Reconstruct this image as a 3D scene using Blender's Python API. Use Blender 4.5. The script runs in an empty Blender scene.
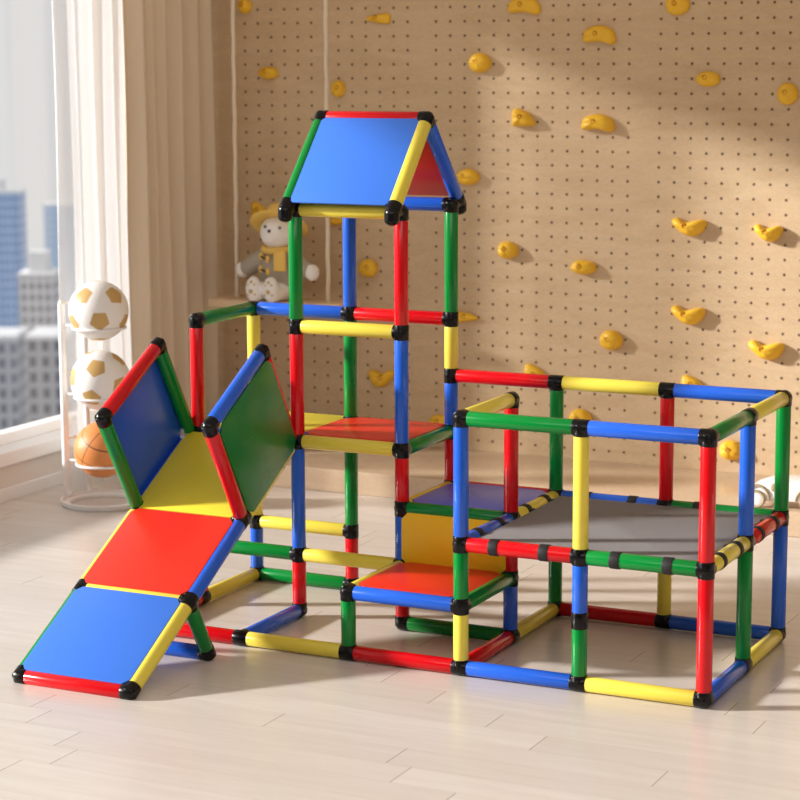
import bpy, bmesh, math, random
from mathutils import Vector, Matrix
random.seed(4)
U = 0.37                       # length of one tube module in metres; all coordinates below are in modules
SC = bpy.context.scene
C = SC.collection
V = Vector

# ------------------------------------------------------------------ materials
def lin(c):
    return tuple(((v/255)/12.92 if v/255 <= .04045 else ((v/255+.055)/1.055)**2.4) for v in c) + (1,)

def mat(name, rgb, rough=.4, spec=.5, metal=0, coat=0, bump=None, sss=0):
    m = bpy.data.materials.new(name); m.use_nodes = True
    nt = m.node_tree; b = nt.nodes['Principled BSDF']
    b.inputs['Base Color'].default_value = lin(rgb)
    b.inputs['Roughness'].default_value = rough
    b.inputs['Specular IOR Level'].default_value = spec
    b.inputs['Metallic'].default_value = metal
    b.inputs['Coat Weight'].default_value = coat
    b.inputs['Coat Roughness'].default_value = .12
    tc = nt.nodes.new('ShaderNodeTexCoord')
    no = nt.nodes.new('ShaderNodeTexNoise')
    nt.links.new(tc.outputs['Object'], no.inputs['Vector'])
    no.inputs['Scale'].default_value = bump[0] if bump else 9
    no.inputs['Detail'].default_value = 3
    mr = nt.nodes.new('ShaderNodeMapRange')
    mr.inputs['To Min'].default_value = max(0, rough-.04); mr.inputs['To Max'].default_value = rough+.04
    nt.links.new(no.outputs['Fac'], mr.inputs['Value'])
    nt.links.new(mr.outputs['Result'], b.inputs['Roughness'])
    if bump:
        bp = nt.nodes.new('ShaderNodeBump'); bp.inputs['Strength'].default_value = bump[1]
        bp.inputs['Distance'].default_value = .004
        nt.links.new(no.outputs['Fac'], bp.inputs['Height'])
        nt.links.new(bp.outputs['Normal'], b.inputs['Normal'])
    return m

M = {
 'R': mat('red_plastic', (214, 14, 24), .19, .42), 'B': mat('blue_plastic', (38, 98, 214), .19, .42),
 'G': mat('green_plastic', (0, 132, 52), .19, .42), 'Y': mat('yellow_plastic', (240, 220, 84), .19, .42),
 'K': mat('black_plastic', (5, 5, 6), .26, .32),
 'PR': mat('red_panel', (232, 48, 30), .34), 'PB': mat('blue_panel', (62, 122, 228), .3),
 'PN': mat('deep_blue_panel', (46, 96, 212), .3),
 'PG': mat('green_panel', (10, 122, 50), .26, .4), 'PY': mat('yellow_panel', (242, 222, 64), .34),
 'PA': mat('amber_panel', (248, 204, 30), .36), 'PV': mat('violet_blue_panel', (92, 112, 238), .3),
 'mesh': mat('grey_trampoline_fabric', (132, 128, 128), .7, .25, bump=(600, .15)),
 'strap': mat('black_webbing', (38, 37, 38), .6, .3),
 'hold': mat('yellow_resin', (240, 190, 50), .42, .4, bump=(60, .25)),
 'bolt': mat('bolt_recess', (196, 130, 20), .5),
 'white': mat('white_metal', (246, 244, 242), .35), 'wpaint': mat('white_paint', (244, 241, 238), .4),
 'wallp': mat('cream_wall_paint', (232, 222, 212), .5),
 'ceil': mat('ceiling_paint', (240, 236, 230), .8),
 'ballw': mat('white_ball_leather', (246, 243, 240), .38), 'ballt': mat('tan_ball_leather', (206, 168, 104), .42),
 'rope': mat('cotton_rope', (232, 218, 196), .8, .2, bump=(300, .5)),
 'shelfw': mat('pale_shelf_wood', (222, 194, 158), .5, bump=(30, .05)),
 'plush': mat('white_plush', (250, 247, 242), .9, .1, bump=(220, .8)),
 'coat': mat('grey_wool', (182, 172, 156), .95, .1, bump=(260, .8)),
 'felt': mat('yellow_felt', (244, 204, 110), .9, .1, bump=(220, .4)),
 'padm': mat('beige_pad', (206, 176, 120), .9, .1), 'dark': mat('dark_bead', (24, 20, 20), .3),
 'cord': mat('brown_cord', (88, 72, 54), .8, .2),
 'drape': mat('tan_drape', (224, 207, 184), .9, .1, bump=(500, .2)),
 'carw': mat('white_toy_body', (246, 244, 242), .3), 'tyre': mat('taupe_tyre', (176, 156, 128), .6),
}

def basketball_mat():
    m = mat('orange_ball_rubber', (232, 148, 82), .4, .5, bump=(420, .25)); nt = m.node_tree
    b = nt.nodes['Principled BSDF']
    tc = nt.nodes.new('ShaderNodeTexCoord')
    mp = nt.nodes.new('ShaderNodeMapping'); mp.inputs['Rotation'].default_value = (math.radians(8), math.radians(62), math.radians(28))
    nt.links.new(tc.outputs['Object'], mp.inputs['Vector'])
    sx = nt.nodes.new('ShaderNodeSeparateXYZ'); nt.links.new(mp.outputs[0], sx.inputs[0])
    def mth(op, a, bb=None, v=None):
        n = nt.nodes.new('ShaderNodeMath'); n.operation = op
        nt.links.new(a, n.inputs[0])
        if bb is not None: nt.links.new(bb, n.inputs[1])
        if v is not None: n.inputs[1].default_value = v
        return n.outputs[0]
    ax = mth('ABSOLUTE', sx.outputs['X']); az = mth('ABSOLUTE', sx.outputs['Z']); ay = mth('ABSOLUTE', sx.outputs['Y'])
    r = .31*U
    cy = mth('ABSOLUTE', mth('SUBTRACT', mth('ADD', ax, mth('MULTIPLY', mth('MULTIPLY', az, az), v=-1.6/r)), v=.55*r))
    d = mth('MINIMUM', mth('MINIMUM', ax, az), mth('MINIMUM', mth('ABSOLUTE', mth('SUBTRACT', ax, v=.62*r)), mth('ADD', cy, v=9)))
    lt = mth('LESS_THAN', d, v=.0019)
    mx = nt.nodes.new('ShaderNodeMix'); mx.data_type = 'RGBA'
    nt.links.new(lt, mx.inputs['Factor'])
    mx.inputs[6].default_value = lin((232, 148, 82)); mx.inputs[7].default_value = lin((96, 58, 36))
    nt.links.new(mx.outputs[2], b.inputs['Base Color'])
    return m
M['bball'] = basketball_mat()

def wood_board_mat(name, base, dark, holes):
    m = bpy.data.materials.new(name); m.use_nodes = True; nt = m.node_tree; L = nt.links
    b = nt.nodes['Principled BSDF']; b.inputs['Roughness'].default_value = .55 if holes else .22
    b.inputs['Specular IOR Level'].default_value = .3 if holes else .5
    geo = nt.nodes.new('ShaderNodeNewGeometry')
    mp = nt.nodes.new('ShaderNodeMapping'); mp.inputs['Scale'].default_value = (1.2, 1.2, 5)
    L.new(geo.outputs['Position'], mp.inputs['Vector'])
    n1 = nt.nodes.new('ShaderNodeTexNoise'); n1.inputs['Scale'].default_value = 2.6; n1.inputs['Detail'].default_value = 8; n1.inputs['Distortion'].default_value = 1.2
    L.new(mp.outputs[0], n1.inputs['Vector'])
    n2 = nt.nodes.new('ShaderNodeTexNoise'); n2.inputs['Scale'].default_value = 60; n2.inputs['Detail'].default_value = 4
    L.new(mp.outputs[0], n2.inputs['Vector'])
    av = nt.nodes.new('ShaderNodeMath'); av.operation = 'ADD'; L.new(n1.outputs['Fac'], av.inputs[0]); L.new(n2.outputs['Fac'], av.inputs[1])
    mr = nt.nodes.new('ShaderNodeMapRange'); mr.inputs['From Min'].default_value = .75; mr.inputs['From Max'].default_value = 1.3
    L.new(av.outputs[0], mr.inputs['Value'])
    mx = nt.nodes.new('ShaderNodeMix'); mx.data_type = 'RGBA'
    mx.inputs[6].default_value = lin(base); mx.inputs[7].default_value = lin(dark)
    L.new(mr.outputs['Result'], mx.inputs['Factor'])
    col = mx.outputs[2]
    if holes:
        sx = nt.nodes.new('ShaderNodeSeparateXYZ'); L.new(geo.outputs['Position'], sx.inputs[0])
        def mth(op, a, bb=None, v=None):
            n = nt.nodes.new('ShaderNodeMath'); n.operation = op; L.new(a, n.inputs[0])
            if bb is not None: L.new(bb, n.inputs[1])
            if v is not None: n.inputs[1].default_value = v
            return n.outputs[0]
        px, pz = .1812*U, .1618*U
        u = mth('FLOORED_MODULO', mth('ADD', mth('MULTIPLY', mth('ADD', sx.outputs['X'], v=1.759*U), v=1/px), v=.5), v=15)
        du = mth('MULTIPLY', mth('SUBTRACT', mth('FRACT', u), v=.5), v=px)
        w = mth('ADD', mth('MULTIPLY', mth('SUBTRACT', sx.outputs['Z'], v=5.008*U), v=1/pz), v=100.5)
        dw = mth('MULTIPLY', mth('SUBTRACT', mth('FRACT', w), v=.5), v=pz)
        dd = mth('SQRT', mth('ADD', mth('MULTIPLY', du, du), mth('MULTIPLY', dw, dw)))
        hole = mth('MULTIPLY', mth('LESS_THAN', dd, v=.016*U), mth('LESS_THAN', u, v=14.0))
        hole = mth('MULTIPLY', hole, mth('GREATER_THAN', sx.outputs['X'], v=-4.6*U))
        mh = nt.nodes.new('ShaderNodeMix'); mh.data_type = 'RGBA'; L.new(hole, mh.inputs['Factor'])
        L.new(col, mh.inputs[6]); mh.inputs[7].default_value = lin((104, 80, 60)); col = mh.outputs[2]
        bp = nt.nodes.new('ShaderNodeBump'); bp.inputs['Strength'].default_value = .6; bp.inputs['Distance'].default_value = .005; bp.invert = True
        L.new(hole, bp.inputs['Height']); L.new(bp.outputs['Normal'], b.inputs['Normal'])
    L.new(col, b.inputs['Base Color'])
    return m
M['peg'] = wood_board_mat('plywood_pegboard', (213, 188, 154), (198, 170, 134), True)
M['ledge'] = wood_board_mat('varnished_plywood', (214, 190, 162), (202, 174, 144), False)

def floor_mat():
    m = bpy.data.materials.new('pale_wood_planks'); m.use_nodes = True; nt = m.node_tree; L = nt.links
    b = nt.nodes['Principled BSDF']
    geo = nt.nodes.new('ShaderNodeNewGeometry')
    sx = nt.nodes.new('ShaderNodeSeparateXYZ'); L.new(geo.outputs['Position'], sx.inputs[0])
    def mth(op, a, bb=None, v=None):
        n = nt.nodes.new('ShaderNodeMath'); n.operation = op; L.new(a, n.inputs[0])
        if bb is not None: L.new(bb, n.inputs[1])
        if v is not None: n.inputs[1].default_value = v
        return n.outputs[0]
    PW, PL = .34*U, 3.0*U
    ry = mth('ADD', mth('MULTIPLY', sx.outputs['Y'], v=1/PW), v=200.3)
    row = mth('FLOOR', ry); fy = mth('FRACT', ry)
    wn = nt.nodes.new('ShaderNodeTexWhiteNoise'); wn.noise_dimensions = '1D'; L.new(row, wn.inputs['W'])
    rx = mth('ADD', mth('ADD', mth('MULTIPLY', sx.outputs['X'], v=1/PL), v=100), wn.outputs['Value'])
    colm = mth('FLOOR', rx); fx = mth('FRACT', rx)
    endj = mth('LESS_THAN', fx, v=.0022/PL); seam = mth('MULTIPLY', mth('LESS_THAN', fy, v=.0016/PW), v=.28)
    joint = mth('MAXIMUM', endj, seam)
    w2 = nt.nodes.new('ShaderNodeTexWhiteNoise'); w2.noise_dimensions = '2D'
    cb = nt.nodes.new('ShaderNodeCombineXYZ'); L.new(row, cb.inputs[0]); L.new(colm, cb.inputs[1]); L.new(cb.outputs[0], w2.inputs['Vector'])
    pc = nt.nodes.new('ShaderNodeMix'); pc.data_type = 'RGBA'; L.new(w2.outputs['Value'], pc.inputs['Factor'])
    pc.inputs[6].default_value = lin((230, 222, 213)); pc.inputs[7].default_value = lin((220, 210, 200))
    mp = nt.nodes.new('ShaderNodeMapping'); mp.inputs['Scale'].default_value = (1.3, 14, 1)
    L.new(geo.outputs['Position'], mp.inputs['Vector'])
    no = nt.nodes.new('ShaderNodeTexNoise'); no.inputs['Scale'].default_value = 2.2; no.inputs['Detail'].default_value = 7; no.inputs['Distortion'].default_value = .5
    L.new(mp.outputs[0], no.inputs['Vector'])
    mr = nt.nodes.new('ShaderNodeMapRange'); mr.inputs['From Min'].default_value = .3; mr.inputs['From Max'].default_value = .75
    mr.inputs['To Min'].default_value = 0; mr.inputs['To Max'].default_value = .55
    L.new(no.outputs['Fac'], mr.inputs['Value'])
    mx = nt.nodes.new('ShaderNodeMix'); mx.data_type = 'RGBA'; L.new(mr.outputs['Result'], mx.inputs['Factor'])
    L.new(pc.outputs[2], mx.inputs[6]); mx.inputs[7].default_value = lin((208, 196, 184))
    mj = nt.nodes.new('ShaderNodeMix'); mj.data_type = 'RGBA'; L.new(joint, mj.inputs['Factor'])
    L.new(mx.outputs[2], mj.inputs[6]); mj.inputs[7].default_value = lin((140, 122, 106))
    L.new(mj.outputs[2], b.inputs['Base Color'])
    b.inputs['Roughness'].default_value = .27; b.inputs['Specular IOR Level'].default_value = .45
    return m
M['floor'] = floor_mat()

def sheer_mat():
    m = bpy.data.materials.new('white_sheer_voile'); m.use_nodes = True; nt = m.node_tree; L = nt.links
    nt.nodes.remove(nt.nodes['Principled BSDF']); out = nt.nodes['Material Output']
    d = nt.nodes.new('ShaderNodeBsdfDiffuse'); d.inputs['Color'].default_value = lin((248, 248, 248))
    t = nt.nodes.new('ShaderNodeBsdfTranslucent'); t.inputs['Color'].default_value = lin((250, 250, 250))
    tr = nt.nodes.new('ShaderNodeBsdfTransparent')
    wv = nt.nodes.new('ShaderNodeTexNoise'); wv.inputs['Scale'].default_value = 300
    a = nt.nodes.new('ShaderNodeMixShader'); a.inputs[0].default_value = .2; L.new(d.outputs[0], a.inputs[1]); L.new(t.outputs[0], a.inputs[2])
    mr = nt.nodes.new('ShaderNodeMapRange'); mr.inputs['To Min'].default_value = .3; mr.inputs['To Max'].default_value = .4
    L.new(wv.outputs['Fac'], mr.inputs['Value'])
    e = nt.nodes.new('ShaderNodeMixShader'); L.new(mr.outputs['Result'], e.inputs[0]); L.new(a.outputs[0], e.inputs[1]); L.new(tr.outputs[0], e.inputs[2])
    L.new(e.outputs[0], out.inputs[0]); return m
M['sheer'] = sheer_mat()

def glass_mat():
    m = bpy.data.materials.new('window_glass'); m.use_nodes = True; nt = m.node_tree; L = nt.links
    nt.nodes.remove(nt.nodes['Principled BSDF']); out = nt.nodes['Material Output']
    tr = nt.nodes.new('ShaderNodeBsdfTransparent'); g = nt.nodes.new('ShaderNodeBsdfGlossy'); g.inputs['Roughness'].default_value = .02
    e = nt.nodes.new('ShaderNodeMixShader'); e.inputs[0].default_value = .03; L.new(tr.outputs[0], e.inputs[1]); L.new(g.outputs[0], e.inputs[2])
    L.new(e.outputs[0], out.inputs[0]); return m
M['glass'] = glass_mat()

def facade_mat(name, wall, win, sx_, sz_):
    m = bpy.data.materials.new(name); m.use_nodes = True; nt = m.node_tree; L = nt.links
    b = nt.nodes['Principled BSDF']; b.inputs['Roughness'].default_value = .5
    tc = nt.nodes.new('ShaderNodeTexCoord'); s = nt.nodes.new('ShaderNodeSeparateXYZ'); L.new(tc.outputs['Object'], s.inputs[0])
    def mth(op, a, bb=None, v=None):
        n = nt.nodes.new('ShaderNodeMath'); n.operation = op; L.new(a, n.inputs[0])
        if bb is not None: L.new(bb, n.inputs[1])
        if v is not None: n.inputs[1].default_value = v
        return n.outputs[0]
    h = mth('ADD', s.outputs['X'], s.outputs['Y'])
    fx = mth('LESS_THAN', mth('FRACT', mth('ADD', mth('MULTIPLY', h, v=1/sx_), v=100)), v=.55)
    fz = mth('LESS_THAN', mth('FRACT', mth('ADD', mth('MULTIPLY', s.outputs['Z'], v=1/sz_), v=100)), v=.62)
    f = mth('MULTIPLY', fx, fz)
    mx = nt.nodes.new('ShaderNodeMix'); mx.data_type = 'RGBA'; L.new(f, mx.inputs['Factor'])
    mx.inputs[6].default_value = lin(wall); mx.inputs[7].default_value = lin(win)
    L.new(mx.outputs[2], b.inputs['Base Color']); return m

# ------------------------------------------------------------------ mesh helpers (module units)
def frame(d):
    d = V(d).normalized(); a = V((0, 0, 1)) if abs(d.z) < .9 else V((1, 0, 0))
    x = a.cross(d).normalized(); return x, d.cross(x), d

def cyl(bm, a, b, r, r2=None, seg=28, bev=0):
    a, b = V(a), V(b); r2 = r if r2 is None else r2
    x, y, d = frame(b-a); prof = []
    if bev: prof = [(a, r-bev), (a+d*bev*.35, r-bev*.3), (a+d*bev, r), (b-d*bev, r2), (b-d*bev*.35, r2-bev*.3), (b, r2-bev)]
    else: prof = [(a, r), (b, r2)]
    rings = [[bm.verts.new(p+(x*math.cos(t)+y*math.sin(t))*rr) for t in [2*math.pi*i/seg for i in range(seg)]] for p, rr in prof]
    for q, w in zip(rings, rings[1:]):
        for i in range(seg): bm.faces.new((q[i], q[(i+1) % seg], w[(i+1) % seg], w[i]))
    bm.faces.new(rings[0][::-1]); bm.faces.new(rings[-1])

def ball(bm, c, r, seg=24, rings=14, rot=None):
    r = V(r) if hasattr(r, '__len__') else V((r, r, r))
    mt = Matrix.Translation(V(c)) @ (rot.to_4x4() if rot else Matrix()) @ Matrix.Diagonal((*r, 1))
    return bmesh.ops.create_uvsphere(bm, u_segments=seg, v_segments=rings, radius=1, matrix=mt)['verts']

def box(bm, lo, hi, bev=0):
    lo, hi = V(lo), V(hi)
    mt = Matrix.Translation((lo+hi)/2) @ Matrix.Diagonal((*(hi-lo), 1))
    vs = bmesh.ops.create_cube(bm, size=1, matrix=mt)['verts']
    if bev:
        es = {e for v in vs for e in v.link_edges}
        bmesh.ops.bevel(bm, geom=list(es), offset=bev, segments=3, affect='EDGES', profile=.5)

def prism(bm, pts, n, th, bev=0):
    n = V(n).normalized()*th; lo = [bm.verts.new(V(p)) for p in pts]; hi = [bm.verts.new(V(p)+n) for p in pts]
    k = len(pts); fs = [bm.faces.new(lo[::-1]), bm.faces.new(hi)]
    for i in range(k): fs.append(bm.faces.new((lo[i], lo[(i+1) % k], hi[(i+1) % k], hi[i])))
    bmesh.ops.recalc_face_normals(bm, faces=fs)
    if bev:
        es = list(fs[0].edges)+list(fs[1].edges)
        bmesh.ops.bevel(bm, geom=es, offset=bev, segments=2, affect='EDGES', profile=.5)

def sweep(bm, pts, r, closed=False, seg=10, flat=1.0):
    pts = [V(p) for p in pts]; n = len(pts); rings = []; up = None
    for i, p in enumerate(pts):
        d = (pts[(i+1) % n]-pts[i-1]) if closed else (pts[min(i+1, n-1)]-pts[max(i-1, 0)])
        d.normalize()
        if up is None: x, y, _ = frame(d)
        else:
            y = (up-d*up.dot(d)).normalized(); x = y.cross(d)
        up = y
        rings.append([bm.verts.new(p+x*math.cos(2*math.pi*k/seg)*r*flat+y*math.sin(2*math.pi*k/seg)*r) for k in range(seg)])
    m = n if closed else n-1
    for i in range(m):
        q, w = rings[i], rings[(i+1) % n]
        for k in range(seg): bm.faces.new((q[k], q[(k+1) % seg], w[(k+1) % seg], w[k]))
    if not closed: bm.faces.new(rings[0][::-1]); bm.faces.new(rings[-1])

def arc(c, r, a0, a1, n=32, z=None):
    return [V((c[0]+r*math.cos(math.radians(a0+(a1-a0)*i/n)), c[1]+r*math.sin(math.radians(a0+(a1-a0)*i/n)), c[2])) for i in range(n+1)]

def lathe(bm, prof, c, ax=(0, 0, 1), seg=40):
    x, y, d = frame(ax); c = V(c); rings = []
    for r, h in prof:
        if r < 1e-5: rings.append([bm.verts.new(c+d*h)])
        else: rings.append([bm.verts.new(c+d*h+(x*math.cos(2*math.pi*i/seg)+y*math.sin(2*math.pi*i/seg))*r) for i in range(seg)])
    for q, w in zip(rings, rings[1:]):
        for i in range(seg):
            j = (i+1) % seg
            if len(q) == 1 and len(w) == 1: break
            if len(q) == 1: bm.faces.new((q[0], w[j], w[i]))
            elif len(w) == 1: bm.faces.new((q[i], q[j], w[0]))
            else: bm.faces.new((q[i], q[j], w[j], w[i]))

WORLD = {}
def build(name, bm, m, parent=None, label=None, smooth=40, remesh=None, scale=U, origin=None):
    """one mesh object out of a bmesh given in modules"""
    if not remesh: bmesh.ops.recalc_face_normals(bm, faces=bm.faces)
    me = bpy.data.meshes.new(name); bm.to_mesh(me); bm.free()
    for v in me.vertices: v.co *= scale
    if remesh:
        t = bpy.data.objects.new('tmp', me); C.objects.link(t)
        r = t.modifiers.new('r', 'REMESH'); r.mode = 'VOXEL'; r.voxel_size = remesh*scale
        s = t.modifiers.new('s', 'SMOOTH'); s.factor = .5; s.iterations = 6
        dg = bpy.context.evaluated_depsgraph_get()
        me2 = bpy.data.meshes.new_from_object(t.evaluated_get(dg)); bpy.data.objects.remove(t); bpy.data.meshes.remove(me)
        me = me2; me.name = name
    co = [v.co for v in me.vertices]
    lo = V((min(c[i] for c in co) for i in range(3))); hi = V((max(c[i] for c in co) for i in range(3)))
    c = (lo+hi)/2
    if origin == 'base': c.z = lo.z
    for v in me.vertices: v.co -= c
    if remesh: me.materials.clear()
    for q in (m if isinstance(m, (list, tuple)) else [m]): me.materials.append(q)
    if smooth:
        for p in me.polygons: p.use_smooth = True
        if smooth < 180: me.set_sharp_from_angle(angle=math.radians(smooth))
    o = bpy.data.objects.new(name, me); C.objects.link(o)
    WORLD[o.name] = c.copy()
    if parent is not None:
        o.parent = parent; o.location = c-WORLD[parent.name]
    else: o.location = c
    if label: o['label'] = label
    return o

def thing(name, loc, label, cat, group=None):
    o = bpy.data.objects.new(name, None); C.objects.link(o); o.location = V(loc)*U; o.empty_display_size = .1
    WORLD[o.name] = V(loc)*U
    return tag(o, label, cat, group)

def tag(o, label, cat, group=None):
    o['label'] = label; o['category'] = cat
    if group: o['group'] = group
    return o

def struct(name, bm, m, smooth=0, parent=None):
    o = build(name, bm, m, parent, smooth=smooth)
    if parent is None: o['kind'] = 'structure'
    return o
N = bmesh.new
FZ = -.066                     # floor level
CN = {'R': 'red', 'B': 'blue', 'G': 'green', 'Y': 'yellow'}

# ------------------------------------------------------------------ the setting
YF = -19                       # the front wall, behind the camera
bm = N(); box(bm, (-5.6, YF-.4, FZ-.3), (11, 8.0, FZ)); struct('floor', bm, M['floor'])
bm = N(); box(bm, (-5.6, 7.6, FZ), (11, 8.0, 7.3)); struct('wall_back', bm, M['peg'])
bm = N(); box(bm, (-5.75, YF, FZ), (-5.3, 7.6, .34)); box(bm, (-5.75, 6.3, .34), (-5.3, 7.6, 6.7)); box(bm, (-5.75, YF, 6.7), (-5.3, 7.6, 7.3)); box(bm, (-5.75, YF, .34), (-5.3, -9, 6.7))
struct('wall_left', bm, M['wallp'])
bm = N(); box(bm, (11, YF-.4, FZ), (11.4, 8.0, 7.3)); struct('wall_right', bm, M['wallp'])
bm = N(); box(bm, (-5.6, YF-.4, FZ), (11, YF, 7.3)); struct('wall_front', bm, M['wallp'])
bm = N(); box(bm, (-5.3, YF, FZ), (-5.26, 7.6, .085), .01); struct('baseboard_left', bm, M['wpaint'])
bm = N(); box(bm, (-5.75, -9, .34), (-5.22, 6.3, .5), .015); struct('trim_1', bm, M['wpaint'])
bm = N(); box(bm, (-5.6, YF-.4, 7.3), (11, 8.0, 7.5)); struct('ceiling', bm, M['ceil'])
# window: frame with a pane
bm = N()
box(bm, (-5.72, -9, .5), (-5.52, 6.3, .62), .01); box(bm, (-5.72, -9, 6.58), (-5.52, 6.3, 6.7), .01)
box(bm, (-5.72, 6.18, .62), (-5.52, 6.3, 6.58), .01); box(bm, (-5.72, -9, .62), (-5.52, -8.88, 6.58), .01)
win = struct('window_1', bm, M['wpaint'])
bm = N(); box(bm, (-5.63, -8.88, .62), (-5.61, 6.18, 6.58)); build('pane', bm, M['glass'], win, smooth=0)

# low varnished plywood ledge along the back wall
bm = N(); box(bm, (-4.5, 5.85, FZ), (11, 7.6, .195), .012)
tag(build('plywood_ledge', bm, M['ledge'], smooth=30), 'long low varnished plywood ledge running below the pegboard wall', 'ledge')

# ------------------------------------------------------------------ the climbing frame
cf = thing('jungle_gym', (1.5, .5, FZ), 'big modular climbing gym of red, blue, green and yellow tubes with slide, tower and trampoline', 'play set')
R = .0605; SL = .066; CR = .0645
nodes = {}
def key(p): return tuple(round(v, 3) for v in p)
def tube(a, b, c, kind, straps=False, join=(True, True)):
    a, b = V(a), V(b); d = (b-a).normalized()
    bm = N(); cyl(bm, a+d*.055, b-d*.055, R, bev=.012)
    o = build(kind, bm, M[c], cf, 'glossy %s tube' % CN[c])
    for p, s, j in ((a, 1, join[0]), (b, -1, join[1])):
        if j: nodes.setdefault(key(p), []).append(d*s)
    if straps:
        mid = V((3, 1, 1)); L = (b-a).length
        inw = V((0, 1, 0)) if abs(d.x) > .5 else V((1, 0, 0))
        if inw.dot(mid-(a+b)/2) < 0: inw = -inw
        for t in (.29, .71):
            p = a+d*L*t; bm = N(); cyl(bm, p-d*.04, p+d*.04, R+.006, bev=.004)
            q = p+V((0, 0, .028))
            cs = [q+inw*.02-d*.034, q+inw*.085-d*.034, q+inw*.085+d*.034, q+inw*.02+d*.034]
            prism(bm, [c_-V((0, 0, .004)) for c_ in cs], (0, 0, 1), .008)
            build('fastening_strap', bm, M['strap'], o, 'black webbing strap wrapped round the tube')
    return o

posts = {
 (0, 1): [(0, .5, 'R'), (.5, 1.5, 'B'), (1.5, 2.5, 'R'), (2.5, 3.5, 'G')],
 (1, 1): [(0, .5, 'R'), (.5, 1, 'B'), (1, 1.5, 'R'), (1.5, 2.5, 'B'), (2.5, 3.5, 'R')],
 (0, 2): [(0, .5, 'R'), (.5, 1.5, 'G'), (1.5, 2.5, 'G'), (2.5, 3.5, 'B')],
 (1, 2): [(0, 1, 'G'), (1, 1.5, 'R'), (1.5, 2, 'B'), (2, 2.5, 'Y'), (2.5, 3.5, 'G')],
 (-1, 1): [(0, .5, 'R'), (.5, 1.5, 'B'), (1.5, 2.5, 'R')],
 (-1, 2): [(0, .5, 'B'), (.5, 1.5, 'Y'), (1.5, 2.5, 'Y')],
 (1, 0): [(0, .5, 'G')], (2, 0): [(0, .5, 'Y'), (.5, 1, 'G'), (1, 2, 'B')],
 (2, 1): [(0, .5, 'B'), (.5, 1, 'R'), (1, 2, 'R')], (2, 2): [(0, 1, 'G'), (1, 2, 'G')],
 (3, 0): [(0, .5, 'G'), (.5, 1, 'B'), (1, 2, 'Y')], (4, 0): [(0, 1, 'R'), (1, 2, 'R')],
 (4, 1): [(0, 1, 'G'), (1, 2, 'B')], (4, 2): [(0, 1, 'B'), (1, 2, 'G')], (3, 2): [(0, 1, 'Y'), (1, 2, 'R')]}
for (x, y), segs in posts.items():
    for z0, z1, c in segs: tube((x, y, z0), (x, y, z1), c, 'post_tube')
base = [(-1, 0, 0, 0, 'R'), (0, 0, 1, 0, 'Y'), (1, 0, 2, 0, 'R'), (2, 0, 3, 0, 'B'), (3, 0, 4, 0, 'Y'), (4, 0, 4, 1, 'B'), (4, 1, 4, 2, 'Y'),
        (2, 2, 3, 2, 'R'), (3, 2, 4, 2, 'B'), (2, 1, 2, 2, 'Y'), (2, 0, 2, 1, 'R'), (1, 1, 2, 1, 'G'), (0, 0, 0, 1, 'B'), (-1, 0, -1, 1, 'R'),
        (-1, 1, -1, 2, 'Y'), (-1, 2, 0, 2, 'G')]
for a, b, c, d, k in base: tube((a, b, 0), (c, d, 0), k, 'base_tube')
rails = {.5: [(-1, 1, 0, 1, 'G'), (0, 1, 1, 1, 'Y'), (-1, 2, 0, 2, 'Y'), (1, 0, 2, 0, 'B'), (2, 0, 2, 1, 'G'), (1, 0, 1, 1, 'Y'), (1, 1, 2, 1, 'Y')],
 1: [(1, 1, 2, 1, 'G'), (1, 1, 1, 2, 'Y'), (1, 2, 2, 2, 'R')],
 1.5: [(0, 1, 1, 1, 'Y'), (1, 1, 1, 2, 'G'), (0, 2, 1, 2, 'R'), (0, 1, 0, 2, 'B'), (-1, 1, 0, 1, 'B'), (-1, 1, -1, 2, 'R'), (-1, 2, 0, 2, 'Y')],
 2: [(2, 0, 3, 0, 'G'), (3, 0, 4, 0, 'B'), (4, 0, 4, 1, 'G'), (4, 1, 4, 2, 'Y'), (1, 2, 2, 2, 'R'), (2, 2, 3, 2, 'Y'), (3, 2, 4, 2, 'B'), (2, 0, 2, 1, 'Y')],
 2.5: [(0, 1, 1, 1, 'Y'), (0, 2, 1, 2, 'R'), (-1, 2, 0, 2, 'B'), (-1, 1, -1, 2, 'G')],
 3.5: [(0, 1, 1, 1, 'Y'), (0, 2, 1, 2, 'B')]}
for z, L in rails.items():
    for a, b, c, d, k in L: tube((a, b, z), (c, d, z), k, 'rail_tube')
for a, b, c, d, k in [(2, 0, 3, 0, 'R'), (3, 0, 4, 0, 'G'), (4, 0, 4, 1, 'Y'), (4, 1, 4, 2, 'R'), (2, 2, 3, 2, 'B'), (3, 2, 4, 2, 'G'), (2, 0, 2, 1, 'B'), (2, 1, 2, 2, 'Y')]:
    tube((a, b, 1), (c, d, 1), k, 'trampoline_tube', straps=True)

# panels: quad corners a,b,c,d (tube axes), offset along n, clipped corners
def panel(a, b, c, d, n, m, kind, label, off=.045, inset=.03, ch=.1, th=.016):
    a, b, c, d = map(V, (a, b, c, d)); n = V(n).normalized()
    u = (b-a).normalized(); w = (d-a).normalized(); Lu = (b-a).length; Lw = (d-a).length
    l, r, f, g = inset if isinstance(inset, tuple) else (inset,)*4
    k = ch; q = ch*.45; h = ch*.55; r = Lu-r; g = Lw-g
    uv = [(l+k, f), (r-k, f), (r-h, f+q), (r-q, f+h), (r, f+k), (r, g-k), (r-q, g-h), (r-h, g-q),
          (r-k, g), (l+k, g), (l+h, g-q), (l+q, g-h), (l, g-k), (l, f+k), (l+q, f+h), (l+h, f+q)]
    pts = [a+u*s+w*t+n*(off-th/2) for s, t in uv]
    bm = N(); prism(bm, pts, n, th, .004)
    return build(kind, bm, M[m], cf, label, smooth=30)
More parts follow.
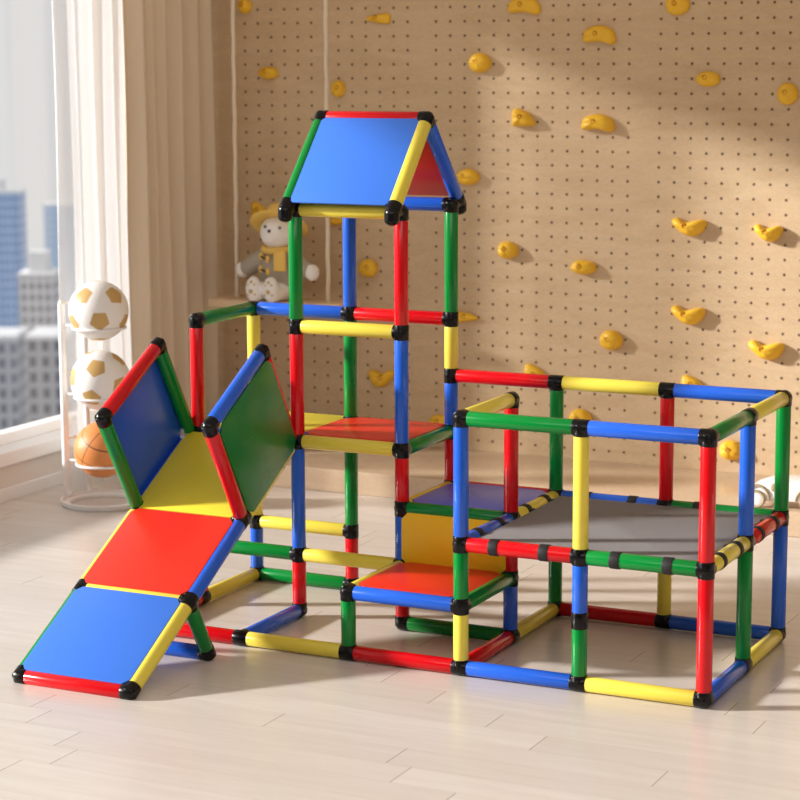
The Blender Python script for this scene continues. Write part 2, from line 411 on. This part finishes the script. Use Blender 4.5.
Z = (0, 0, 1)
panel((0, 1, 1.5), (1, 1, 1.5), (1, 2, 1.5), (0, 2, 1.5), Z, 'PR', 'deck_panel', 'red floor panel of the tower', off=.056, inset=(.004, .03, .03, .03))
panel((-1, 1, 1.5), (0, 1, 1.5), (0, 2, 1.5), (-1, 2, 1.5), Z, 'PY', 'deck_panel', 'yellow floor panel behind the top of the slide', off=.056, inset=(.03, .004, .03, .03))
panel((1, 0, .5), (2, 0, .5), (2, 1, .5), (1, 1, .5), Z, 'PR', 'step_panel', 'red panel of the lower step')
panel((1, 1, 1), (2, 1, 1), (2, 2, 1), (1, 2, 1), Z, 'PV', 'step_panel', 'violet blue panel of the upper step')
panel((1, 1, .5), (2, 1, .5), (2, 1, 1), (1, 1, 1), (0, -1, 0), 'PA', 'riser_panel', 'amber yellow upright panel between the steps', off=.05, inset=.02, ch=.06)

# the slide
SX = -.055; c30, s30 = math.cos(math.radians(30)), .5
dn = V((0, -c30, -s30)); nu = V((0, -s30, c30))
def sp(x, k, h=0): return V((x+SX+(.02 if x == 0 else 0), .96, 1.48)) + dn*k + nu*h
for k, (cl, cr, cc, cp, nm) in enumerate([('B', 'Y', 'G', 'PY', 'yellow'), ('Y', 'B', 'Y', 'PR', 'red'), ('G', 'Y', 'R', 'PB', 'blue')]):
    tube(sp(-1, k), sp(-1, k+1), cl, 'slide_tube'); tube(sp(0, k), sp(0, k+1), cr, 'slide_tube')
    tube(sp(-1, k+1), sp(0, k+1), cc, 'slide_tube')
    panel(sp(-1, k), sp(0, k), sp(0, k+1), sp(-1, k+1), nu, cp, 'slide_panel', '%s panel of the slide' % nm, off=.054, inset=(-.004, .02, .02 if k != 1 else .05, .02 if k else -.04), ch=.055)
nodes.pop(key(sp(-1, 0))); nodes.pop(key(sp(0, 0)))
for x, (cf_, ct, cb, pm, nm, sgn) in {-1: ('G', 'R', 'G', 'PN', 'deep blue', -1), 0: ('R', 'B', 'R', 'PG', 'green', 1)}.items():
    tube(sp(x, 1), sp(x, 1, 1), cf_, 'slide_guard_tube'); tube(sp(x, 1, 1), sp(x, 0, 1), ct, 'slide_guard_tube'); tube(sp(x, 0), sp(x, 0, 1), cb, 'slide_guard_tube', join=(False, True))
    panel(sp(x, 0), sp(x, 1), sp(x, 1, 1), sp(x, 0, 1), (sgn, 0, 0), pm, 'guard_panel', '%s side panel of the slide' % nm, off=.052, inset=(.0, .04, .0, .04) if x == 0 else .035, ch=.07)
    e = sp(x, 2)-nu*.565
    tube(sp(x, 2), e, 'G', 'slide_leg')
e0, e1 = sp(-1, 2)-nu*.565, sp(0, 2)-nu*.565
tube(e0, e1, 'B', 'slide_leg')

# the roof
RZ = 3.5+.755; EO = .17
def roofpt(x, s): return V((x, 1.5+s*(.5+EO), 3.5))
for x, (cfr, cbk) in {0: ('G', 'R'), 1: ('Y', 'B')}.items():
    for s, c in ((-1, cfr), (1, cbk)):
        tube(roofpt(x, s), (x, 1.5, RZ), c, 'roof_tube', join=(False, True))
        e = roofpt(x, s); d = (V((x, 1.5, RZ))-e).normalized(); bm = N()
        cyl(bm, e, e+d*.1, CR, bev=.006); cyl(bm, e, e-V((0, 0, .05)), CR); ball(bm, e-V((0, 0, .05)), (CR, CR, .05)); ball(bm, e, CR)
        cyl(bm, e, (x, 1.5+s*.5, 3.5), CR-.016)
        build('roof_bracket', bm, M['K'], cf, 'black roof bracket')
tube((0, 1.5, RZ), (1, 1.5, RZ), 'R', 'roof_tube')
for s, pm, nm in ((-1, 'PB', 'blue'), (1, 'PR', 'red')):
    d = V((0, -s*(.5+EO), .755)).normalized(); n = V((0, s*.755, .5+EO)).normalized()
    a, b = roofpt(0, s)+d*.02, roofpt(1, s)+d*.02
    panel(a, b, V((1, 1.5, RZ)), V((0, 1.5, RZ)), n, pm, 'roof_panel', '%s sloping roof panel' % nm, inset=.035, ch=.03, off=.04)

# black connectors at every joint
for p, ds in nodes.items():
    p = V(p); bm = N(); ball(bm, p, CR*.985, 24, 14)
    dd = []
    for d in ds:
        if not any((d-q).length < .05 for q in dd): dd.append(d)
    done = []
    for d in dd:
        if any((d+q).length < .05 for q in done): continue
        done.append(d); through = any((d+q).length < .05 for q in dd)
        cyl(bm, p-d*(SL if through else .03), p+d*SL, CR, seg=32, bev=.006)
    build('connector', bm, M['K'], cf, 'black tube connector')

# trampoline mat with slightly hollow edges
bm = N(); pts = []; lo, hi, n = .068, 1.932, 10
def edge(t): return .018*math.sin(math.pi*t)**.6
for i in range(n): t = i/n; pts.append((2+lo+(hi-lo)*t, lo+edge(t)))
for i in range(n): t = i/n; pts.append((2+hi-edge(t), lo+(hi-lo)*t))
for i in range(n): t = i/n; pts.append((2+hi-(hi-lo)*t, hi-edge(t)))
for i in range(n): t = i/n; pts.append((2+lo+edge(t), hi-(hi-lo)*t))
prism(bm, [(x, y, 1.012) for x, y in pts], Z, .014, .004)
build('trampoline_mat', bm, M['mesh'], cf, 'grey fabric trampoline mat', smooth=30)

# ------------------------------------------------------------------ climbing holds on the pegboard
SHP = {
 'round': [(1, 0), (1, .4), (.98, .9), (1, 1.4), (1.03, 2), (1, 2.6), (.97, 3.14), (1.02, 3.8), (1, 4.4), (.98, 5), (1.02, 5.7)],
 'oval': [(1.25, 0), (1.1, .5), (.8, 1), (.76, 1.57), (.84, 2.2), (1.05, 2.8), (1.15, 3.3), (.9, 3.9), (.76, 4.7), (.9, 5.4), (1.15, 5.9)],
}
def outline(kind):
    if kind == 'bean': return [(-1, -.42), (-1.02, -.05), (-.85, .35), (-.45, .6), (0, .68), (.5, .55), (.88, .25), (1.02, -.2), (.98, -.55), (.72, -.68), (.45, -.58), (.15, -.5), (-.3, -.47), (-.6, -.52), (-.85, -.52)]
    if kind == 'vee': return [(-1, .5), (-.82, .66), (-.58, .62), (-.36, .42), (-.05, .36), (.35, .48), (.75, .58), (1, .46), (1.02, .15), (.8, -.3), (.45, -.6), (.05, -.66), (-.35, -.5), (-.7, -.15), (-.98, .2)]
    if kind == 'wedge': return [(-.95, .75), (-.6, .98), (-.2, .85), (.25, .62), (.6, .3), (.95, -.35), (.98, -.72), (.5, -.86), (-.3, -.88), (-.95, -.85), (-1.02, -.2)]
    if kind == 'fin': return [(-1, .05), (-.5, .3), (.1, .42), (.7, .5), (1, .3), (1.02, -.2), (.8, -.45), (.2, -.4), (-.4, -.28), (-.9, -.15)]
    return [(r*math.cos(t), r*math.sin(t)) for r, t in SHP[kind]]
def closed_spline(p, n=6):
    out = []; k = len(p)
    for i in range(k):
        a, b, c, d = [V((*p[(i+j-1) % k], 0)) for j in range(4)]
        for s in range(n):
            t = s/n; out.append(.5*((2*b)+(c-a)*t+(2*a-5*b+4*c-d)*t*t+(3*b-a-3*c+d)*t**3))
    return out
WY = 7.6
def hold(x, z, kind, w, h, dep, flip, label, rot=0):
    dep *= .68; x += .025; h *= {'vee': 1.28, 'bean': 1.2, 'round': .95}.get(kind, 1.0); w *= .92
    """a moulded hold: stacked shrinking outlines rising from the wall"""
    o = closed_spline(outline(kind)); bm = N(); rings = []
    off = V((-.12*flip, .06, 0))
    for s, hh in [(.97, 0), (1, .12), (.99, .3), (.93, .52), (.82, .72), (.66, .87), (.44, .96), (.2, 1.0)]:
        ring = []
        for q in o:
            wob = 1+.05*math.sin(3*q.x+4*q.y+x*7)
            p = V((q.x*flip, q.y, 0))*s+off*hh*(1-s*.4)
            a = p.x*math.cos(rot)-p.y*math.sin(rot); b = p.x*math.sin(rot)+p.y*math.cos(rot)
            ring.append(bm.verts.new((x+a*w, WY-dep*hh*wob, z+b*h)))
        rings.append(ring)
    k = len(o)
    for q, r in zip(rings, rings[1:]):
        for i in range(k): bm.faces.new((q[i], q[(i+1) % k], r[(i+1) % k], r[i]))
    bm.faces.new(rings[0][::-1]); bm.faces.new(rings[-1])
    ob = build('climbing_hold', bm, M['hold'], None, smooth=55)
    tag(ob, label, 'climbing hold', 'yellow climbing holds on the pegboard wall')
    bx = x-.16*flip*w; bm = N()
    lathe(bm, [(0, -.01), (.013, -.01), (.016, 0), (.022, .008), (.028, 0), (.03, -.01), (.03, -.06), (0, -.06)], (bx, WY-dep*.99, z+.02), (0, -1, 0), 20)
    build('bolt_socket', bm, M['bolt'], ob)
HD = [
 (-4.301, 5.379, 'round', .095, .10, .13, 1, 'rounded yellow hold at the very top, just right of the left rope'),
 (-3.997, 4.584, 'oval', .12, .10, .13, 1, 'oval yellow hold high on the wall between the two shelf ropes'),
 (-3.051, 4.398, 'round', .10, .105, .14, -1, 'round yellow hold just right of the right rope, above the blue roof'),
 (-2.517, 5.206, 'fin', .17, .13, .1, 1, 'thin flat yellow hold near the top edge, above the red roof ridge'),
 (-.677, 5.33, 'bean', .21, .125, .13, 1, 'drooping bean shaped yellow hold at the top edge, right of the tower roof'),
 (.226, 5.001, 'bean', .205, .13, .14, 1, 'bean shaped yellow hold in the shade high on the wall, above a similar sunlit one'),
 (-1.217, 4.697, 'round', .145, .118, .18, 1, 'round yellow hold up and to the right of the tower roof peak'),
 (-.67, 4.08, 'wedge', .145, .11, .19, 1, 'blocky wedge shaped yellow hold, left of the sunlit bean shaped hold'),
 (.226, 4.032, 'bean', .205, .125, .19, 1, 'sunlit bean shaped yellow hold with a shadow, right of the blocky wedge hold'),
 (-1.365, 3.397, 'round', .15, .1, .17, 1, 'rounded yellow hold just right of the roof, partly hidden by the blue roof tube'),
 (1.126, 5.317, 'round', .15, .12, .12, 1, 'round yellow hold cut by the top edge at the upper right'),
 (1.482, 4.52, 'oval', .125, .11, .12, 1, 'shaded oval yellow hold at the upper right with a visible bolt socket'),
 (2.376, 4.362, 'round', .125, .125, .12, 1, 'round yellow hold at the right edge, highest of the far right ones'),
 (-.86, 2.571, 'round', .135, .108, .18, 1, 'round yellow hold right of the upper green tower post'),
 (.064, 2.412, 'oval', .135, .11, .19, 1, 'small oval yellow hold in the middle of the sunlit wall with a long shadow'),
 (.412, 1.597, 'round', .145, .12, .18, 1, 'round yellow hold just above the yellow back rail of the trampoline'),
 (-1.43, 1.765, 'fin', .2, .15, .12, -1, 'flat pointed yellow hold sticking out right behind the yellow tower post'),
 (-.5, 1.14, 'wedge', .16, .13, .13, 1, 'yellow wedge hold peeking up behind the red back rail'),
 (1.309, 2.905, 'vee', .205, .118, .2, 1, 'boomerang shaped yellow hold, the upper of two in one column on the right'),
 (2.205, 2.868, 'vee', .165, .112, .2, 1, 'small angular yellow hold at right, highest of those with sharp shadows there'),
 (1.316, 1.927, 'vee', .205, .124, .2, 1, 'boomerang shaped yellow hold, the lower of two in one column on the right'),
 (2.214, 1.586, 'vee', .21, .124, .2, 1, 'boomerang shaped yellow hold above the far right corner of the trampoline rails'),
 (1.388, 1.15, 'wedge', .15, .11, .13, 1, 'small yellow hold tip peeking over the blue back rail'),
 (1.843, .443, 'round', .15, .118, .17, 1, 'round yellow hold seen low between the red and blue right corner posts'),
 (-2.503, .977, 'vee', .18, .13, .14, -1, 'curved yellow hold seen through the tower above the red deck'),
 (-1.73, .5, 'oval', .13, .12, .13, 1, 'yellow hold almost hidden behind the blue post right of the red deck'),
 (-4.14, 2.93, 'wedge', .12, .11, .1, 1, 'amber yellow hold peeking out behind the hat of the plush doll'),
 (-2.668, 2.291, 'round', .135, .115, .15, -1, 'round yellow hold seen inside the tower between blue and red posts'),
 (-3.12, 2.871, 'oval', .12, .11, .13, 1, 'yellow hold half hidden behind the yellow eave tube of the tower'),
 (.05, .66, 'round', .15, .13, .16, 1, 'yellow hold almost hidden behind the front rail of the trampoline'),
]
for h in HD: hold(*h)

# ------------------------------------------------------------------ hanging shelf with plush doll
sh = thing('hanging_shelf', (-3.5, 7.02, 1.84), 'pale wooden shelf board hanging on two white ropes in front of the pegboard', 'shelf')
bm = N(); box(bm, (-4.35, 6.72, 1.84), (-2.62, 7.34, 1.935), .012); build('board', bm, M['shelfw'], sh, smooth=30)
for x in (-4.135, -2.9):
    bm = N(); pts = [V((x+.003*math.cos(i*1.3), 7.05+.003*math.sin(i*1.3), 1.8+i*(5.5/60))) for i in range(61)]
    sweep(bm, pts, .026, seg=10); ball(bm, (x, 7.05, 1.81), .05, 14, 10)
    build('rope', bm, M['rope'], sh, smooth=180)

DX, DY, DZ = -3.54, 7.0, 1.935
dl = thing('plush_doll', (DX, DY, DZ), 'white plush doll in yellow hat and grey coat sitting on the hanging shelf', 'plush toy')
def D(x, y, z): return V((DX+x, DY+y, DZ+z))
def limb(bm, pts):
    for (p, r), (q, s) in zip(pts, pts[1:]):
        for i in range(9):
            t = i/8; ball(bm, V(p).lerp(V(q), t), r+(s-r)*t, 14, 10)
bm = N()
ball(bm, D(0, 0, .33), (.2, .17, .28)); ball(bm, D(0, -.01, .18), (.22, .19, .17))
ball(bm, D(.01, -.04, .8), (.205, .19, .2)); ball(bm, D(0, -.13, .75), (.13, .12, .1)); ball(bm, D(0, -.01, .6), (.12, .11, .1))
for s in (-1, 1):
    limb(bm, [(D(s*.12, -.02, .12), .12), (D(s*.115-.04, -.26, .1), .1)])
    ball(bm, D(s*.115-.05, -.3, .15), (.105, .075, .155))
    limb(bm, [(D(s*.15, 0, .52), .08), (D(s*.31, -.04, .42), .085), (D(s*.44, -.06, .36), .075)])
    ball(bm, D(s*.47+.02, -.06, .345), (.085, .08, .1))
body = build('body', bm, M['plush'], dl, smooth=180, remesh=.018)
bm = N()
ball(bm, D(0, 0, .36), (.235, .2, .28)); ball(bm, D(0, 0, .2), (.25, .2, .15))
for s in (-1, 1): limb(bm, [(D(s*.14, 0, .53), .105), (D(s*.29, -.035, .43), .11), (D(s*.385, -.05, .375), .105)])
build('coat', bm, M['coat'], dl, 'grey wool coat', smooth=180, remesh=.018)
bm = N(); ht = V((-.1, .56, .82)).normalized()
lathe(bm, [(0, .2), (.1, .195), (.165, .16), (.195, .08), (.205, 0), (.26, -.015), (.33, -.03), (.35, -.045), (.335, -.06), (.26, -.045), (.19, -.03), (0, -.02)], D(.0, .05, .915), ht, 44)
hat = build('hat', bm, M['felt'], dl, 'soft yellow hat with round brim', smooth=60)
bm = N(); lathe(bm, [(.2, .0), (.21, .005), (.209, .05), (.198, .055)], D(.0, .05, .915), ht, 44); build('hat_band', bm, M['felt'], hat)
bm = N(); pts = [D(.16*math.cos(t), -.01+.14*math.sin(t), .61+.02*math.sin(t)) for t in [2*math.pi*i/28 for i in range(28)]]
sweep(bm, pts, .045, True); build('scarf', bm, M['felt'], dl, 'yellow scarf round the neck', smooth=180)
bm = N(); box(bm, D(.06, -.235, .36), D(.22, -.19, .6), .02); build('scarf_end', bm, M['felt'], dl, 'yellow scarf end hanging on the coat', smooth=60)
for z in (.36, .51):
    for x in (-.13, -.03):
        bm = N(); ball(bm, D(x, -.2 if x > -.1 else -.175, z-(x+.08)*.3), (.028, .026, .045)); build('toggle_button', bm, M['felt'], dl, smooth=180)
    bm = N(); sweep(bm, [D(-.13, -.19, z+.015), D(-.08, -.212, z), D(-.03, -.215, z-.015)], .011, seg=8); build('toggle_cord', bm, M['cord'], dl)
for x, y, z, r, nm in ((-.05, -.212, .876, .018, 'eye'), (.135, -.194, .868, .018, 'eye'), (.01, -.226, .828, .021, 'nose')):
    bm = N(); ball(bm, D(x, y, z), (r, r*.7, r), 14, 10); build(nm, bm, M['dark'], dl, smooth=180)
for s in (-1, 1):
    for px, pz, r in ((0, -.02, .032), (-.035, .05, .02), (.035, .055, .02), (0, .085, .02), (-.04, -.06, .02), (.04, -.055, .02)):
        bm = N(); ball(bm, D(s*.115-.05+px, -.366+abs(px)*.25+(abs(pz)*.12), .15+pz), (r, .014, r), 12, 8); build('foot_pad', bm, M['padm'], dl, smooth=180)

# ------------------------------------------------------------------ ball rack and balls
RX, RY = -4.23, 4.25
rk = thing('ball_rack', (RX, RY, FZ), 'white wire ball rack with three tiers standing before the sheer curtain', 'ball rack')
bm = N(); lathe(bm, [(.36, .004), (.44, .0), (.46, .02), (.47, .065), (.45, .07), (.43, .035), (.37, .03), (.36, .004)], (RX, RY, FZ), Z, 56)
build('base_ring', bm, M['white'], rk)
tiers = [2.07, 1.31, .57]; BR = .325
def pol(a, r, z): return V((RX+r*math.cos(math.radians(a)), RY+r*math.sin(math.radians(a)), z))
angs = (178, 142)
for a in angs:
    UR = .5 if a > 150 else .52
    pts = [pol(a, UR-.07, FZ+.045)]+[pol(a, UR-.07+.07*math.sin(t), FZ+.045+.12*(1-math.cos(t))) for t in [math.pi/2*i/6 for i in range(1, 7)]]
    pts += [pol(a, UR, z) for z in (.4, 1, 1.6, 2.1)]+[pol(a, UR-.04*(1-math.cos(t)), 2.1+.05*math.sin(t)) for t in (.6, 1.2)]
    bm = N(); sweep(bm, pts, .04 if a > 150 else .03, seg=14); build('upright', bm, M['white'], rk, smooth=60)
for z in tiers:
    bm = N(); sweep(bm, [p for p in arc((RX, RY, z-.185), .285, 0, 360, 47)], .015, True); 
    for a in angs: sweep(bm, [pol(a, .285, z-.185), pol(a, .5, z-.185)], .015)
    build('tier_ring', bm, M['white'], rk, smooth=60)
    bm = N(); sweep(bm, [pol(a, .5-.1*(180-a)/140, z+.05) for a in range(110, 181, 5)], .014); build('back_wire', bm, M['white'], rk, smooth=60)

def soccer(z, rot, label):
    ph = (1+5**.5)/2
    vs = [V(p).normalized() for p in [(0, s, t*ph) for s in (-1, 1) for t in (-1, 1)]+[(s, t*ph, 0) for s in (-1, 1) for t in (-1, 1)]+[(t*ph, 0, s) for s in (-1, 1) for t in (-1, 1)]]
    el = min((vs[0]-v).length for v in vs[1:]); nb = lambda i: [j for j in range(12) if j != i and (vs[i]-vs[j]).length < el*1.05]
    bm = N(); mp = {}
    def vert(i, j):
        if (i, j) not in mp: mp[(i, j)] = bm.verts.new(vs[i].lerp(vs[j], 1/3))
        return mp[(i, j)]
    def ccw(ix, c):
        x, y, _ = frame(c); return sorted(ix, key=lambda p: math.atan2((p.co-c).dot(y), (p.co-c).dot(x)))
    for i in range(12):
        f = bm.faces.new(ccw([vert(i, j) for j in nb(i)], vs[i])); f.material_index = 1
    for i in range(12):
        for j in nb(i):
            for k in nb(i):
                if i < j < k and k in nb(j):
                    c = (vs[i]+vs[j]+vs[k]).normalized()
                    bm.faces.new(ccw([vert(i, j), vert(j, i), vert(j, k), vert(k, j), vert(k, i), vert(i, k)], c))
    bmesh.ops.poke(bm, faces=bm.faces[:]); bmesh.ops.subdivide_edges(bm, edges=bm.edges[:], cuts=4, use_grid_fill=True)
    for v in bm.verts: v.co = (rot @ v.co.normalized())*BR+V((RX, RY, z))
    o = build('soccer_ball', bm, [M['ballw'], M['ballt']], None, smooth=180)
    return tag(o, label, 'ball', 'soccer balls on the rack')
PH = (1+5**.5)/2
def orient(a, b):
    """turn the ball so that one pentagon faces a and its neighbour faces b"""
    def basis(p, q):
        p = V(p).normalized(); q = V(q); q = (q-p*q.dot(p)).normalized(); return Matrix((p, q, p.cross(q))).transposed()
    return basis(a, b) @ basis((0, -1, -PH), (0, 1, -PH)).transposed()
soccer(2.07, orient((.5, -.7, -.22), (-.04, -.83, .58)), 'white soccer ball with tan pentagons on the top tier of the rack')
soccer(1.31, orient((.36, -.78, .56), (.2, -.82, -.4)), 'white soccer ball with tan pentagons on the middle tier of the rack')
bm = N(); ball(bm, (RX, RY, .541), .31, 48, 32)
tag(build('basketball', bm, M['bball'], None, smooth=180), 'orange basketball with dark seams on the lowest tier of the rack', 'ball')

# ------------------------------------------------------------------ toy car on the ledge
CX, CY, CZ = 2.95, 6.12, .195
car = thing('toy_car', (CX, CY, CZ), 'white toy car with taupe wheels parked on the ledge at the right edge', 'toy car')
prof = [(-.41, .08), (-.405, .16), (-.36, .22), (-.18, .29), (.1, .3), (.36, .29), (.5, .24), (.54, .14), (.53, .08)]
pr = [(x, z) for x, z in prof]
bm = N(); prism(bm, [(CX+x, CY-.2, CZ+z) for x, z in pr], (0, 1, 0), .4, .035); build('body_shell', bm, M['carw'], car, smooth=50)
bm = N(); ball(bm, (CX-.13, CY-.2, CZ+.22), (.03, .012, .045), 16, 10); build('door_handle', bm, M['tyre'], car, 'taupe oval handle', smooth=180)
for x in (-.3, .24):
    bm = N(); sweep(bm, [(CX+x+.13*math.cos(t), CY-.2, CZ+.1+.13*math.sin(t)) for t in [math.pi*i/16 for i in range(17)]], .016, flat=1.6)
    build('wheel_arch', bm, M['tyre'], car, 'taupe wheel arch', smooth=60)
    for s in (-1, 1):
        y = CY+s*.2; bm = N()
        lathe(bm, [(.065, -.03), (.083, -.035), (.092, -.02), (.092, .02), (.083, .035), (.065, .03)], (CX+x, y, CZ+.092), (0, 1, 0), 32)
        w = build('wheel', bm, M['tyre'], car, 'taupe tyre', smooth=50)
        bm = N(); lathe(bm, [(0, -.034), (.05, -.034), (.067, -.028), (.067, .028), (.05, .034), (0, .034)], (CX+x, y, CZ+.092), (0, 1, 0), 32); build('hub', bm, M['carw'], w, 'white hub', smooth=50)

# ------------------------------------------------------------------ curtains
def curtain(name, path, z0, z1, m, amp, wl, th, label, seedv):
    rnd = random.Random(seedv); P = [V((*p, 0)) for p in path]; pts = []; tot = 0; step = .02
    ph = 0
    for a, b in zip(P, P[1:]):
        L = (b-a).length; d = (b-a)/L; n = V((-d.y, d.x, 0)); k = int(L/step)
        for i in range(k):
            s = i*step; ph += step/wl*2*math.pi*(1+.35*math.sin(tot*5.3+seedv)); tot += step
            pts.append((a+d*s, n, ph, 1+.35*math.sin(tot*7.1+1)))
    bm = N(); rows = []
    zs = [z0+(z1-z0)*i/14 for i in range(15)]
    for z in zs:
        f = (z1-z)/(z1-z0); row = []
        for p, n, q, a in pts:
            o = amp*a*(.8+.35*f)*(math.sin(q+.25*math.sin(z*1.1+q*.2))+.25*math.sin(2*q+.6))
            row.append(bm.verts.new((p.x+n.x*o, p.y+n.y*o, z)))
        rows.append(row)
    if th:                         # a second layer behind, closed along the hems and sides
        back = []
        for row in rows:
            k = []
            for i, v in enumerate(row):
                t = (row[min(i+1, len(row)-1)].co-row[max(i-1, 0)].co).normalized(); n = V((-t.y, t.x, 0))
                k.append(bm.verts.new(v.co+n*th))
            back.append(k)
        loop = lambda r, b: r+b[::-1]
        rings = [loop(r, b) for r, b in zip(rows, back)]; m_ = len(rings[0])
        for r, q in zip(rings, rings[1:]):
            for i in range(m_): bm.faces.new((r[i], r[(i+1) % m_], q[(i+1) % m_], q[i]))
        for r, b in ((rows[0], back[0]), (rows[-1], back[-1])):
            for i in range(len(r)-1): bm.faces.new((r[i], r[i+1], b[i+1], b[i]))
    else:
        for r, s in zip(rows, rows[1:]):
            for i in range(len(pts)-1): bm.faces.new((r[i], r[i+1], s[i+1], s[i]))
    o = build(name, bm, m, None, smooth=75)
    return tag(o, label, 'curtain')
curtain('sheer_curtain', [(-4.85, 4.53), (-4.85, 5.75)], -.04, 7.22, M['sheer'], .075, .3, 0, 'white sheer curtain hanging at the window behind the ball rack', 2)
curtain('drape', [(-4.8, 5.79), (-4.65, 7.5)], -.04, 7.22, M['drape'], .06, .27, .012, 'tan drape hanging in the corner beside the white sheer curtain', 5)

# ------------------------------------------------------------------ the city beyond the window (metres)
def tower(name, x, y, w, d, z0, z1, yaw, m, label, crown=None):
    t = bpy.data.objects.new(name, None); C.objects.link(t); t.location = (x, y, z0); WORLD[t.name] = V((x, y, z0)); t.rotation_euler = (0, 0, yaw)
    tag(t, label, 'building')
    def local(nm, bm, mm):
        me = bpy.data.meshes.new(nm); bm.to_mesh(me); bm.free(); me.materials.append(mm)
        o = bpy.data.objects.new(nm, me); C.objects.link(o); o.parent = t; return o
    bm = N(); box(bm, (-w/2, -d/2, 0), (w/2, d/2, z1-z0)); local('facade', bm, m)
    bm = N(); box(bm, (-w/2-.3, -d/2-.3, z1-z0), (w/2+.3, d/2+.3, z1-z0+.8)); local('roof_parapet', bm, M['fac'])
    if crown:
        cw, ch = crown; bm = N(); box(bm, (-cw/2, -d/4, z1-z0+.8), (cw/2, d/4, z1-z0+ch)); local('roof_block', bm, M['fac'])
M['fac'] = mat('hazed_concrete', (214, 216, 220), .8)  # building colours from here on are paled to stand in for distance haze
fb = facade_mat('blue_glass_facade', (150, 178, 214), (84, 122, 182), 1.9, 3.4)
fp = facade_mat('hazed_blue_facade', (186, 206, 230), (158, 186, 220), 2.4, 3.6)  # palest facade, haze put into its colour
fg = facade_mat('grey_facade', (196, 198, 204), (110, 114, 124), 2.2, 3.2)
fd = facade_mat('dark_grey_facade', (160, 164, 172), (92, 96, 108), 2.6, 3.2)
office = 'office_tower'
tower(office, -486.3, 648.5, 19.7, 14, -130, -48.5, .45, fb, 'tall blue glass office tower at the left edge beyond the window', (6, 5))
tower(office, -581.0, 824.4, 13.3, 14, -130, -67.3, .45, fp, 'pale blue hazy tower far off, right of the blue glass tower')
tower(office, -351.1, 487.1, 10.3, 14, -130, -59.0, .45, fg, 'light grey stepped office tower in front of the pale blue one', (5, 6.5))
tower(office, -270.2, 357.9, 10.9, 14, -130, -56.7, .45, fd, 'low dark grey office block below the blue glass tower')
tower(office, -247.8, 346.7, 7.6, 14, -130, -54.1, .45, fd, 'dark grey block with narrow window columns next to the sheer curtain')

# ------------------------------------------------------------------ light, camera
w = bpy.data.worlds.new('sky'); SC.world = w; w.use_nodes = True
bg = w.node_tree.nodes['Background']; bg.inputs[0].default_value = (1, 1, 1, 1); bg.inputs[1].default_value = .7
sd = V((1, .47, -.37)).normalized()
sl = bpy.data.lights.new('sun', 'SUN'); sl.energy = 6.9; sl.angle = math.radians(4); sl.color = (1, .975, .95)
so = bpy.data.objects.new('sun', sl); C.objects.link(so); so.rotation_euler = sd.to_track_quat('-Z', 'Y').to_euler(); so.location = (-8, -4, 5)
def area(name, loc, sx, sy, e, col, aim):
    l = bpy.data.lights.new(name, 'AREA'); l.shape = 'RECTANGLE'; l.size = sx*U; l.size_y = sy*U; l.energy = e; l.color = col
    o = bpy.data.objects.new(name, l); C.objects.link(o); o.location = V(loc)*U
    o.rotation_euler = (V(aim)-V(loc)).to_track_quat('-Z', 'Y').to_euler()
area('added_fill', (4, -6, 7.25), 9, 6, 50, (1, .97, .94), (1.5, 0, 0))  # added neutral fill over the play set, no real fixture
area('added_fill', (-.5, 5.2, 7.25), 8, 1, 5.5, (1, .78, .54), (-.5, 7.6, 2))  # added warm fill that tints the back wall, no real fixture

f, cx, cy, cz, yaw, pit, rol = 2107.53, 8.6514, -14.7076, 4.7773, -.4541, -.1617, -.0038
fw = V((math.sin(yaw)*math.cos(pit), math.cos(yaw)*math.cos(pit), math.sin(pit)))
r0 = V((math.cos(yaw), -math.sin(yaw), 0)); u0 = r0.cross(fw)
r1 = r0*math.cos(rol)+u0*math.sin(rol); u1 = -r0*math.sin(rol)+u0*math.cos(rol)
cd = bpy.data.cameras.new('camera'); co = bpy.data.objects.new('camera', cd); C.objects.link(co); SC.camera = co
co.matrix_world = Matrix(((r1.x, u1.x, -fw.x, cx*U), (r1.y, u1.y, -fw.y, cy*U), (r1.z, u1.z, -fw.z, cz*U), (0, 0, 0, 1)))
cd.sensor_width = 36; cd.lens = 36*f/800; cd.clip_end = 3000; cd.clip_start = .05
cd.dof.use_dof = True; cd.dof.focus_distance = 17*U; cd.dof.aperture_fstop = 4.5
vs = SC.view_settings; vs.view_transform = 'Standard'; vs.look = 'None'; vs.gamma = 1; vs.exposure = 0; vs.use_curve_mapping = False
